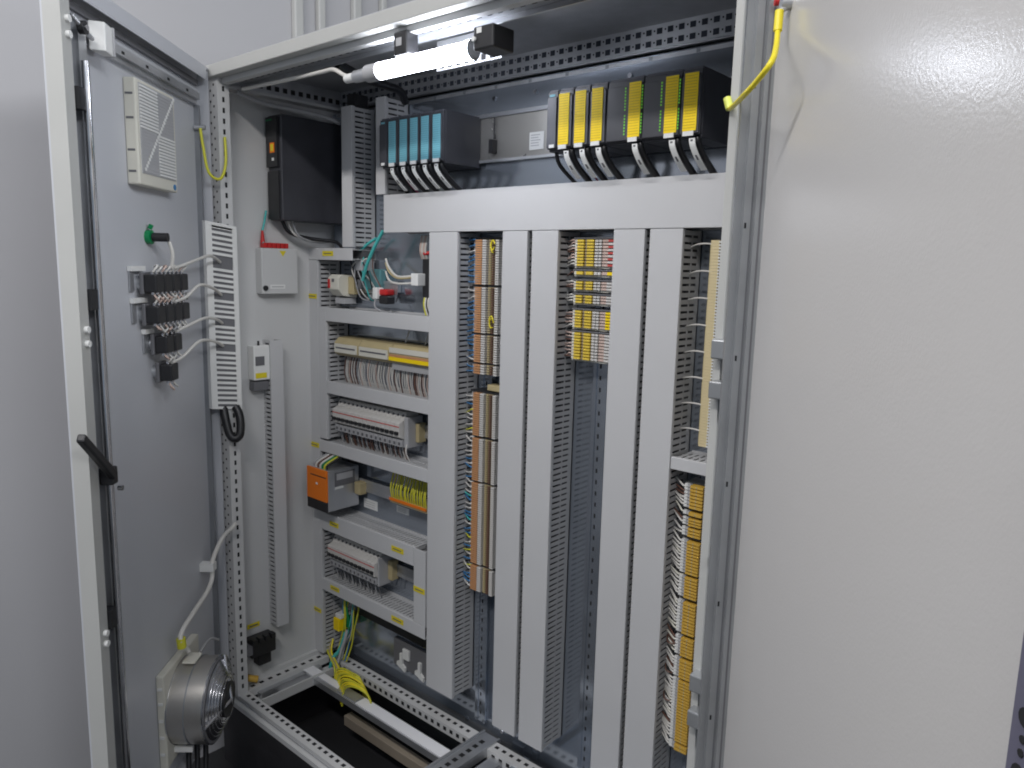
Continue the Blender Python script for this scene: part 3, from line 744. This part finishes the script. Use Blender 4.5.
for k in range(4):
    tag(MB().tube([(.420+.006*k, .325, 1.185), (.424+.006*k, .315, 1.205), (.430+.007*k, .315, 1.24)], .003, (pinkw, whitew, pinkw, whitew)[k], 8).build('wire'), 'pale wire rising above the white plug', 'wire', 'pale wires above the white plug')
    tag(MB().tube([(.425+.005*k, .33, 1.09), (.427+.005*k, .325, 1.07), (.430+.006*k, .33, 1.045)], .0026, (gyw, whitew, blackw, whitew)[k], 8).build('wire'), 'thin wire below the white plug', 'wire', 'wires below the white plug')
tag(MB().tube([(.425, .33, 1.20), (.437, .318, 1.197), (.452, .33, 1.20)], .005, red, 8).build('ferrule'), 'red sleeve on the wires above the white plug', 'sleeve')

random.seed(21)
for k in range(9):
    x = .150+.010*k; m = (blackw, greyw, whitew, tealw, greyw, blackw, whitew, brownw, greyw)[k]
    tag(MB().tube([(x, .33, 1.205-.004*k), (x+random.uniform(-.01, .02), .315, 1.18), (x+random.uniform(-.02, .03), .312, 1.14+random.uniform(-.02, .02)), (x+random.uniform(0, .05), .325, 1.10+random.uniform(-.02, .03)), (x+random.uniform(.02, .05), .345, 1.07)], .0018, m, 6).build('wire'),
        'thin loose wire tangled among the parts of the top left compartment', 'wire', 'loose wires in the top left compartment')
for k in range(8):
    m = (gyw, green, gyw, tealw, greyw, gyw, bluew, gyw)[k]; x = .098+.007*k
    tag(MB().tube([(x, .335, .212), (x+random.uniform(-.01, .01), .322, .165), (x+random.uniform(-.015, .015), .318, .11), (x-.012+random.uniform(-.01, .01), .312, .06), (x-.02, .300, .012)], .0022, m, 6).build('wire'),
        'thin green or yellow wire hanging behind the yellow fuse block', 'wire', 'wires behind the yellow fuse block')
# ------------------------------------------------------------------ lowest compartment
t = thing('yellow_fuse_block', 'yellow fuse block with white cap above the yellow cables', 'fuse block', (.08, YP, .09))
MB().box(.062, .090, .302, .345, .090, .128, yellow).build('body', parent=t, bevel=.002)
MB().box(.066, .092, .306, .345, .1285, .142, white).build('cap', parent=t, bevel=.002)
MB().box(.094, .106, .322, .35, .100, .135, green).build('side_block', parent=t, bevel=.002)
for k in range(4):
    tag(MB().tube([(.084+.006*k, .33, .215), (.086+.005*k, .322, .18), (.088+.006*k, .32, .14)], .0026, (bluew, gyw, gyw, green)[k], 8).build('wire'), ('blue', 'left yellow green', 'right yellow green', 'green')[k]+' wire above the yellow fuse block', 'wire')
tag(MB().tube([(.104, .315, .09), (.100, .308, .06), (.090, .30, .03), (.078, .29, .01), (.075, .28, -.02)], .0055, tealw, 10).build('teal_cable'), 'teal cable dropping below the yellow fuse block', 'cable')
tag(MB().tube([(.112, .315, .10), (.112, .306, .07), (.104, .30, .04), (.10, .29, .0)], .0045, greyp, 10).build('grey_cable'), 'grey cable dropping below the yellow fuse block', 'cable')
for k in range(10):
    r_ = random.uniform(-.003, .003); x = .128+.011*k; y = .258-.0050*k
    tag(MB().tube([(x+.002, y-.004, -.045), (x+.006, y, .002), (x+.030, y+.006, .018+r_), (x+.065, y+.013+r_, .016+r_), (x+.092, y+.022, .002), (x+.100, y+.026, -.055)], .0026, yw if k % 3 else gyw, 8).build('yellow_cable'),
        'yellow cable arching out of the bottom opening near the clamp rail', 'cable', 'yellow cables at the bottom opening')
for k in range(3):
    tag(MB().tube([(.026+.006*k, .318, .045), (.034+.010*k, .300, .016), (.080+.012*k, .280, .010), (.122+.012*k, .262, .006), (.140+.010*k, .250, -.035)], .0028, (gyw, beige, yw)[k], 8).build('earth_cable'),
        ('yellow green', 'tan', 'yellow')[k]+' cable running down over the left end of the bottom rear rail', 'cable')
t = thing('socket_strip', 'black strip with white clips on the plate bottom', 'socket strip', (.36, YP, .04))
MB().box(.28, .47, .352, .3595, .045, .125, greyd).build('backing', parent=t)
MB().box(.324, .350, .345, .3518, .078, .108, white).build('clip', parent=t, bevel=.001)
for x in (.300, .376):
    MB().prism([(x+.012, .090+(x>.35)*.0), (x+.022, .090), (x+.022, .060), (x+.034, .052), (x+.034, .040), (x, .052), (x, .062), (x+.012, .066)], 'y', .345, .3518, white).build('clip', parent=t)
tag(MB().box(.13, .478, .338, .352, .150, .172, black).build('duct_shade_bar'), 'long black bar standing for the shade under the lowest duct', 'bar')  # shade under the lowest duct, built as a black strip

# ------------------------------------------------------------------ side wall equipment
t = thing('wall_box', 'light grey metal box with red plugs on the left side wall', 'box', (0, .17, 1.083))
MB().box(.0, .030, .117, .226, 1.083, 1.203, paint).build('housing', parent=t, bevel=.003)
p = MB(); p.box(.0302, .0308, .140, .185, 1.097, 1.108, white); p.box(.0308, .0311, .145, .18, 1.101, 1.1035, greyp); p.build('printed_label', parent=t)
MB().tube([(.030, .126, 1.099), (.034, .126, 1.099)], .007, black, 12, raw=True).build('knob', parent=t)
MB().prism([(.170, 1.197), (.190, 1.197), (.18, 1.182)], 'x', .0302, .0307, ylab).build('warning_triangle', parent=t)
for k in range(6):
    MB().box(.006, .026, .128+k*.0125, .1385+k*.0125, 1.2035, 1.217, red).build('red_plug', parent=t, bevel=.0015)
MB().tube([(.016, .130, 1.217), (.016, .130, 1.248)], .006, red, 10, raw=True, r2=.003).build('red_tip', parent=t)
# vertical duct on the wall (slots face the opening)
t = thing('wiring_duct', 'vertical wiring duct fixed to the left side wall', 'wiring duct', (0, .15, .194), 'light grey slotted wiring ducts')
p = MB(); p.box(.038, .040, .130, .168, .150, .960, pvc); p.build('cover', parent=t, bevel=.0008)
p = MB(); p.box(-.0, .008, .131, .1325, .150, .96, pvcd); p.box(.032, .038, .131, .1325, .150, .96, pvcd)
z = .150
while z < .955: p.box(.008, .032, .131, .1325, z+.0035, z+.0115, pvcd); z += .0125
p.box(0, .038, .1655, .167, .150, .96, pvcd); p.box(0, .036, .140, .160, .152, .955, ductshade)  # last box is a dark fill for the shade inside
p.build('slotted_side', parent=t)
t = thing('thermostat', 'white thermostat with grey display and yellow label on the side wall', 'thermostat', (.02, .10, .84))
MB().box(.0, .032, .086, .138, .856, .948, white).build('housing', parent=t, bevel=.003)
MB().box(.0322, .0335, .090, .116, .896, .920, greyd).build('display', parent=t)
MB().box(.0322, .0332, .090, .122, .862, .876, ylab).build('yellow_label', parent=t)
MB().box(.005, .030, .086, .130, .828, .852, greyd).build('terminal_skirt', parent=t, bevel=.002)
MB().tube([(.02, .107, .94), (.02, .107, .96)], .003, black, 8, raw=True).build('stub', parent=t)
p = MB(); p.box(.0005, .002, .047, .063, 1.075, 1.083, white); p.box(.002, .0023, .050, .060, 1.077, 1.081, ink); tag(p.build('small_sticker'), 'tiny white sticker on the side wall left of the grey box', 'sticker')
p = MB(); p.box(.0005, .002, .060, .098, .155, .168, ylab); p.box(.0018, .0023, .066, .092, .159, .163, ink); tag(p.build('yellow_sticker'), 'yellow warning sticker low on the left side wall', 'sticker')
t = thing('terminal_box', 'black ribbed switch on the lower left side wall', 'switch', (.0, .09, .05))
MB().box(.0, .040, .050, .125, .085, .135, black).build('body', parent=t, bevel=.003)
p = MB()
for k in range(4): p.box(.030, .050, .050+k*.019, .062+k*.019, .128, .142, black)
p.build('rib', parent=t, bevel=.001)
MB().box(.0, .032, .075, .115, .050, .0855, black).build('lower_body', parent=t, bevel=.004)
MB().box(.0, .045, .02, .05, .10, .125, greyd).build('bracket', parent=t)
tag(MB().tube([(.012, .05, .02), (.020, .05, .022), (.03, .07, .014)], .010, yellowt, 8).build('cable_gland'), 'yellow cable gland at the left end of the sill', 'cable gland')
tag(MB().tube([(.0, .395, .96), (.0, .40, .975)], .002, black, 6, raw=True).build('pin'), 'small dark pin on the side wall', 'pin')

# slotted duct piece on the left post for the door cables
t = thing('slotted_cable_plate', 'white slotted cable duct mounted on the left front post', 'wiring duct', (.055, 0, .80))
p = MB(); ya, yb = -.045, .036
def SX(p_): y = p_[1]; return (p_[0], y, p_[2]-(y+.04)*.13)
p = MB(SX)
p.box(.052, .0545, ya, ya+.016, .80, 1.262, white); p.box(.052, .0545, yb-.012, yb, .80, 1.262, white)
z = .80; k = 0
wide = (.957, 1.014, 1.084, 1.164)
while z < 1.262-.004:
    if not any(abs(z+.003-w0-.004) < .0075 for w0 in wide): p.box(.052, .0545, ya+.016, yb-.012, z, z+.0065, white)
    z += .0128
p.box(.052, .0545, ya+.016, yb-.012, 1.25, 1.262, white)
p.box(.040, .052, ya, ya+.002, .80, 1.262, white); p.box(.040, .052, yb-.002, yb, .80, 1.262, white)
p.build('slotted_front', parent=t)
MB(SX).box(.0505, .0515, ya+.004, yb-.004, .803, 1.259, mat('slot_shadow', (.16, .16, .17), .8)).build('slot_shade_sheet', parent=t)  # dark grey sheet stands in for the shade behind the slots

# black cable loop below it
tag(MB().tube([(.045, -.01, .80), (.056, -.012, .775), (.070, -.01, .735), (.080, .0, .722), (.084, .012, .735), (.074, .018, .775), (.06, .015, .80)], .0105, blackw, 10).build('cable_loop'), 'thick black cable loop hanging below the white slotted cable duct', 'cable')

# ------------------------------------------------------------------ things on the left door
t = thing('filter_grille', 'white louvred filter grille on the left door', 'filter grille', LX((.31, .002, 1.31)))
p = MB(LX)
p.box(.215, .395, .002, .026, 1.312, 1.512, cream); p.build('frame', parent=t, bevel=.003)
p = MB(LX); p.box(.226, .384, .026, .0262+.001, 1.335, 1.505, greyp)
cx, cz = .305, 1.420
for k in range(26):
    z = 1.338+k*.0064
    if z > cz: p.box(cx, .383, .0272, .0292, z, z+.0036, white)
    else: p.box(.227, cx, .0272, .0292, z, z+.0036, white)
for k in range(13):
    z = 1.338+k*.0064
    p.box(cx+.003, .383, .0272, .0280, z, z+.003, greyp)
    z += .083
    p.box(.227, cx-.003, .0272, .0280, z, z+.003, greyp)
for k in range(24):
    f = k/23.
    p.box(.378-f*.146, .371-f*.146, .0292, .0305, 1.340+f*.160, 1.346+f*.160, white)
p.build('louvres', parent=t)
p = MB(LX)
for z in (1.335, 1.375, 1.435, 1.48): p.box(.393, .3958, .006, .020, z, z+.004, greyd)
p.build('clip', parent=t)
p = MB(LX); p.tube([(.232, .026, 1.322), (.232, .0275, 1.322)], .006, MATS['blue_wire'], 12, False, raw=True); p.build('round_emblem', parent=t)
# buttons
def contact(s, z, label, w=.045, h=.036, nblk=1):
    t = thing('pushbutton_contact', label, 'contact block', LX((s, .002, z)), 'contact blocks on the left door')
    MB(LX).tube([(s, .002, z), (s, .012, z)], .015, steel, 14, raw=True).build('collar', parent=t)
    MB(LX).box(s-.020, s+.020, .012, .020, z-.022, z+.022, greyd).build('holder', parent=t, bevel=.002)
    MB(LX).box(s-.0182, s+.0178, .020, .046, z-h/2, z+h/2, black).build('contact_block', parent=t, bevel=.003)
    p = MB(LX)
    for q in (-.010, .009):
        p.tube([(s+q, .034, z+h/2), (s+q, .034, z+h/2+.005)], .004, chrome, 8, raw=True); p.tube([(s+q, .034, z-h/2), (s+q, .034, z-h/2-.005)], .004, chrome, 8, raw=True)
    p.build('terminal_screw', parent=t)
order = ('first', 'second', 'third', 'fourth')
R1 = [.371-.0415*k for k in range(4)]
for k, s in enumerate(R1): contact(s, 1.120, '%s black contact block from the left in the top row on the door' % order[k])
R2 = [.368-.0415*k for k in range(4)]
for k, s in enumerate(R2): contact(s, 1.057, '%s black contact block from the left in the second row on the door' % order[k])
for k, s in enumerate((.335, .292)): contact(s, .993, '%s of the two black contact blocks in the third row' % ('left', 'right')[k])
contact(.318, .932, 'single black contact block lowest on the door')
for nm, s0, zz, L in (('upper', .418, 1.140, .06), ('lower', .415, 1.077, .06), ('short third', .372, 1.012, .04)):
    p = MB(LX); p.box(s0-L, s0, .003, .012, zz+.004, zz+.014, white); p.box(s0-.02, s0-.003, .003, .006, zz-.036, zz+.004, steel); tag(p.build('label_rail'), '%s pale metal label rail behind the door contact blocks' % nm, 'rail', 'label rails on the door')
t = thing('indicator_switch', 'green collared black indicator at the top of the door contacts', 'indicator', LX((.295, .002, 1.21)))
MB(LX).tube([(.322, .002, 1.213), (.322, .012, 1.213)], .0145, green, 16, raw=True).build('green_collar', parent=t)
MB(LX).tube([(.321, .014, 1.213), (.320, .044, 1.213)], .009, black, 14, raw=True).build('barrel', parent=t)
MB(LX).tube([(.322, .008, 1.230), (.322, .012, 1.238)], .005, green, 8, raw=True).build('tab', parent=t)
# white wiring on contacts
random.seed(3)
wl = 'short looped white wire on the door contact blocks'
for row, z in ((R1, 1.120), (R2, 1.057), ((.335, .292), .993), ((.318,), .932)):
    for s in row:
        for q in (-.010, .009):
            for sg in (1, -1):
                dz = random.uniform(.016, .026)
                tag(MB(LX).tube([(s+q, .034, z+sg*.020), (s+q-.001, .040, z+sg*(.020+dz*.4)), (s+q-.008, .042, z+sg*(.02+dz*.7)), (s+q-.020, .030, z+sg*(.020+dz*.6))], .0022, random.choice([whitew, whitew, greyw, pinkw]), 6).build('wire'), wl, 'wire', 'white wires on the door contact blocks')
tag(MB(LX).tube([(.312, .042, 1.205), (.306, .046, 1.18), (.300, .040, 1.150)], .004, whitew, 8).build('white_cable'), 'white cable dropping from the green collared indicator', 'cable')
for k, (s0, z0, s1, z1, z2, nm) in enumerate(((.24, 1.158, .118, 1.178, 1.164, 'topmost'), (.24, 1.088, .174, 1.112, 1.084, 'second'), (.24, 1.024, .151, 1.035, 1.014, 'third'), (.27, .960, .187, .985, .957, 'lowest'))):
    a = LX((s0+.05, .04, z0-.008)); a2 = LX((s0, .045, z0)); b = LX((s1, .05, z1)); c = ((b[0]*.35+.056*.65), b[1]*.35-.012*.65, (z1*.6+z2*.4))
    tag(MB().tube([a, a2, b, c, (.0535, -.010, z2)], .0036, whitew, 8).build('white_cable'), '%s of four white cables from the door contacts to the slotted duct' % nm, 'cable', 'white cables from the door contacts')
# earth lead, left
p = MB(); a = LX((.055, .02, 1.475))
tag(p.tube([a, (a[0]+.004, a[1]+.004, 1.43), (.062, -.035, 1.375), (.068, -.01, 1.362), (.064, .008, 1.40), (.056, .012, 1.463)], .0035, gyw, 8).build('earth_lead'), 'yellow green earth lead hanging between left door and post', 'cable')
tag(MB(LX).tube([(.05, .004, 1.478), (.05, .030, 1.478)], .006, steel, 8).build('earth_stud'), 'steel earth stud on the left door above the earth lead', 'stud')
# fan
t = thing('filter_fan', 'silver drum filter fan with white frame low on the left door', 'fan', LX((.29, .002, .05)))
MB(LX).box(.190, .388, .002, .020, .050, .272, cream).build('frame', parent=t, bevel=.003)
p = MB(LX)
for z in (.085, .125, .165, .205, .24): p.box(.389, .3915, .006, .016, z, z+.006, white)
p.build('clip', parent=t)
cs, cz = .294, .164
MB(LX).tube([(cs, .020, cz), (cs, .098, cz)], .096, mat('drum_sheet', (.55, .53, .50), .33, metal=.85, var=.06, scale=6), 48, raw=True).build('drum', parent=t)
p = MB(LX)
for z in (.02, .058, .098): p.tube([(cs, z-.0015, cz), (cs, z+.0015, cz)], .0975, steeld if z == .058 else chrome, 48, raw=True)
p.build('drum_rim', parent=t)
p = MB(LX); p.tube([(cs, .099, cz), (cs, .102, cz)], .094, greyd, 48, raw=True); p.tube([(cs, .1025, cz), (cs, .1205, cz)], .088, chrome, 48, raw=True, r2=.052); p.tube([(cs, .121, cz), (cs, .126, cz)], .040, black, 24, raw=True); p.build('motor', parent=t)
p = MB(LX)
for k in range(3):
    a = math.pi/2+k*2*math.pi/3+.4
    p.tube([(cs, .130, cz), (cs+.097*math.cos(a), .104, cz+.097*math.sin(a))], .0045, chrome, 8, raw=True)
for r_ in (.048, .056, .064, .072, .080):
    p.tube([(cs+r_*math.cos(i*math.pi/16), .123-(r_-.048)*.5, cz+r_*math.sin(i*math.pi/16)) for i in range(33)], .0011, chrome, 6, raw=True)
p.build('guard', parent=t)
MB(LX).box(.272, .318, .030, .060, .262, .268, cream).build('terminal_box', parent=t, bevel=.003)
MB(LX).box(.345, .352, .02, .06, .068, .080, white).build('foot', parent=t)
# fan cable: from the top of the fan up to the post
pts = [LX((.30, .04, .285)), LX((.318, .03, .330)), LX((.232, .03, .350)), LX((.150, .03, .362)), LX((.115, .03, .385)), LX((.108, .03, .425)), (.062, -.035, .462), (.080, -.014, .492), (.070, -.004, .495)]
tag(MB().tube(pts, .0055, whitew, 10).build('fan_cable'), 'white cable rising from the drum fan to the left post', 'cable')
tag(MB(LX).tube([(.316, .032, .302), (.316, .030, .325)], .010, gyw, 10, raw=True).build('cable_sleeve'), 'yellow sleeve on the fan cable', 'sleeve')
tag(MB(LX).box(.100, .122, .002, .036, .400, .420, white).build('cable_tie_mount'), 'white cable tie mount on the left door', 'cable mount')
tag(MB(LX).tube([(.26, .05, .262), (.20, .05, .262), (.17, .06, .245)], .003, greyw, 6).build('wire'), 'thin grey wire over the drum fan', 'wire')
# black cables below fan
for k in range(3):
    tag(MB().tube([LX((.30-.02*k, .03+.012*k, .062)), LX((.33-.02*k, .04+.012*k, .0)), LX((.38-.02*k, .05+.012*k, -.10)), LX((.42-.02*k, .05, -.185))], .006, blackw, 8).build('floor_cable'), 'black cable dropping from below the drum fan to the floor', 'cable', 'black cables below the fan')

# earth lead, right door
p = thing('earth_lead', 'bright yellow earth lead between the right door and its post', 'cable', (1.40, -.03, 1.42))
d0 = RX((.112, .012, 1.452)); 
e0 = [(1.498, -.173, 1.432), (1.499, -.176, 1.412), (1.513, -.210, 1.386), (1.525, -.246, 1.364), (1.507, -.234, 1.352), (1.482, -.208, 1.346), (1.423, -.103, 1.362), (1.373, -.012, 1.378)]
MB().tube(e0, .0029, yw, 10).build('lead', parent=p)
MB().tube([e0[0], e0[1]], .0044, yw, 10, raw=True).build('sleeve', parent=p)
MB().tube([e0[-1], (1.367, -.009, 1.392)], .0052, mat('lug_sleeve', (.66, .70, .12), .4), 10, raw=True).build('lug_sleeve', parent=p)
MB().tube([RX((.168, .002, 1.440)), e0[0]], .0035, steel, 8, raw=True).build('lug', parent=p)
tag(MB(RX).tube([(.168, .002, 1.440), (.168, .012, 1.440)], .007, steel, 8).build('earth_stud'), 'steel earth stud above the bright yellow lead', 'stud')
tag(MB(RX).tube([(.135, .002, 1.452), (.135, .010, 1.452)], .004, red, 8, raw=True).build('red_screw'), 'small red screw at the top of the right door edge', 'screw')
tag(MB().tube([(.025, -.013, 1.614), (.025, -.018, 1.614)], .0055, chrome, 12, raw=True).build('roof_bolt'), 'shiny bolt at the left end of the roof trim', 'bolt')

# ------------------------------------------------------------------ light
def area(name, loc, rot, sx, sy, power, col):
    l = bpy.data.lights.new(name, 'AREA'); l.shape = 'RECTANGLE'; l.size = sx; l.size_y = sy; l.energy = power; l.color = col
    o = bpy.data.objects.new(name, l); C.objects.link(o); o.location = loc; o.rotation_euler = rot
    return o
area('ceiling_tube_and_fill', (1.25, -1.75, 2.80), (math.radians(20), 0, 0), 2.4, .14, 58, (1., .975, .965))
area('ceiling_tube_and_fill', (3.9, -.4, 2.9), (0, math.radians(25), 0), .3, 2.2, 78, (.95, .97, 1.))  # added fill light for the left door, no fixture seen there
w = bpy.data.worlds.new('World'); scene.world = w; w.use_nodes = True
w.node_tree.nodes['Background'].inputs[0].default_value = (.68, .82, 1., 1); w.node_tree.nodes['Background'].inputs[1].default_value = .31

# ------------------------------------------------------------------ camera
cam = bpy.data.cameras.new('camera'); co = bpy.data.objects.new('camera', cam); C.objects.link(co)
cam.sensor_width = 36; cam.lens = 754.86/1024*36; cam.clip_end = 100; cam.clip_start = .02
a, b, c = .71352, .154863, -.02448
f = Vector((-math.sin(a)*math.cos(b), math.cos(a)*math.cos(b), -math.sin(b))); r = Vector((math.cos(a), math.sin(a), 0)); d = f.cross(r)
r2 = math.cos(c)*r+math.sin(c)*d; d2 = -math.sin(c)*r+math.cos(c)*d
co.matrix_world = Matrix(((r2.x, -d2.x, -f.x, 1.8314), (r2.y, -d2.y, -f.y, -.9554), (r2.z, -d2.z, -f.z, 1.1717), (0, 0, 0, 1)))
scene.camera = co
scene.render.engine = 'CYCLES'
scene.cycles.max_bounces = 6; scene.cycles.glossy_bounces = 4; scene.cycles.diffuse_bounces = 4
scene.cycles.filter_width = 1.9
scene.cycles.sample_clamp_indirect = 5
scene.view_settings.view_transform = 'Standard'; scene.view_settings.look = 'None'; scene.view_settings.exposure = 0; scene.view_settings.gamma = 1
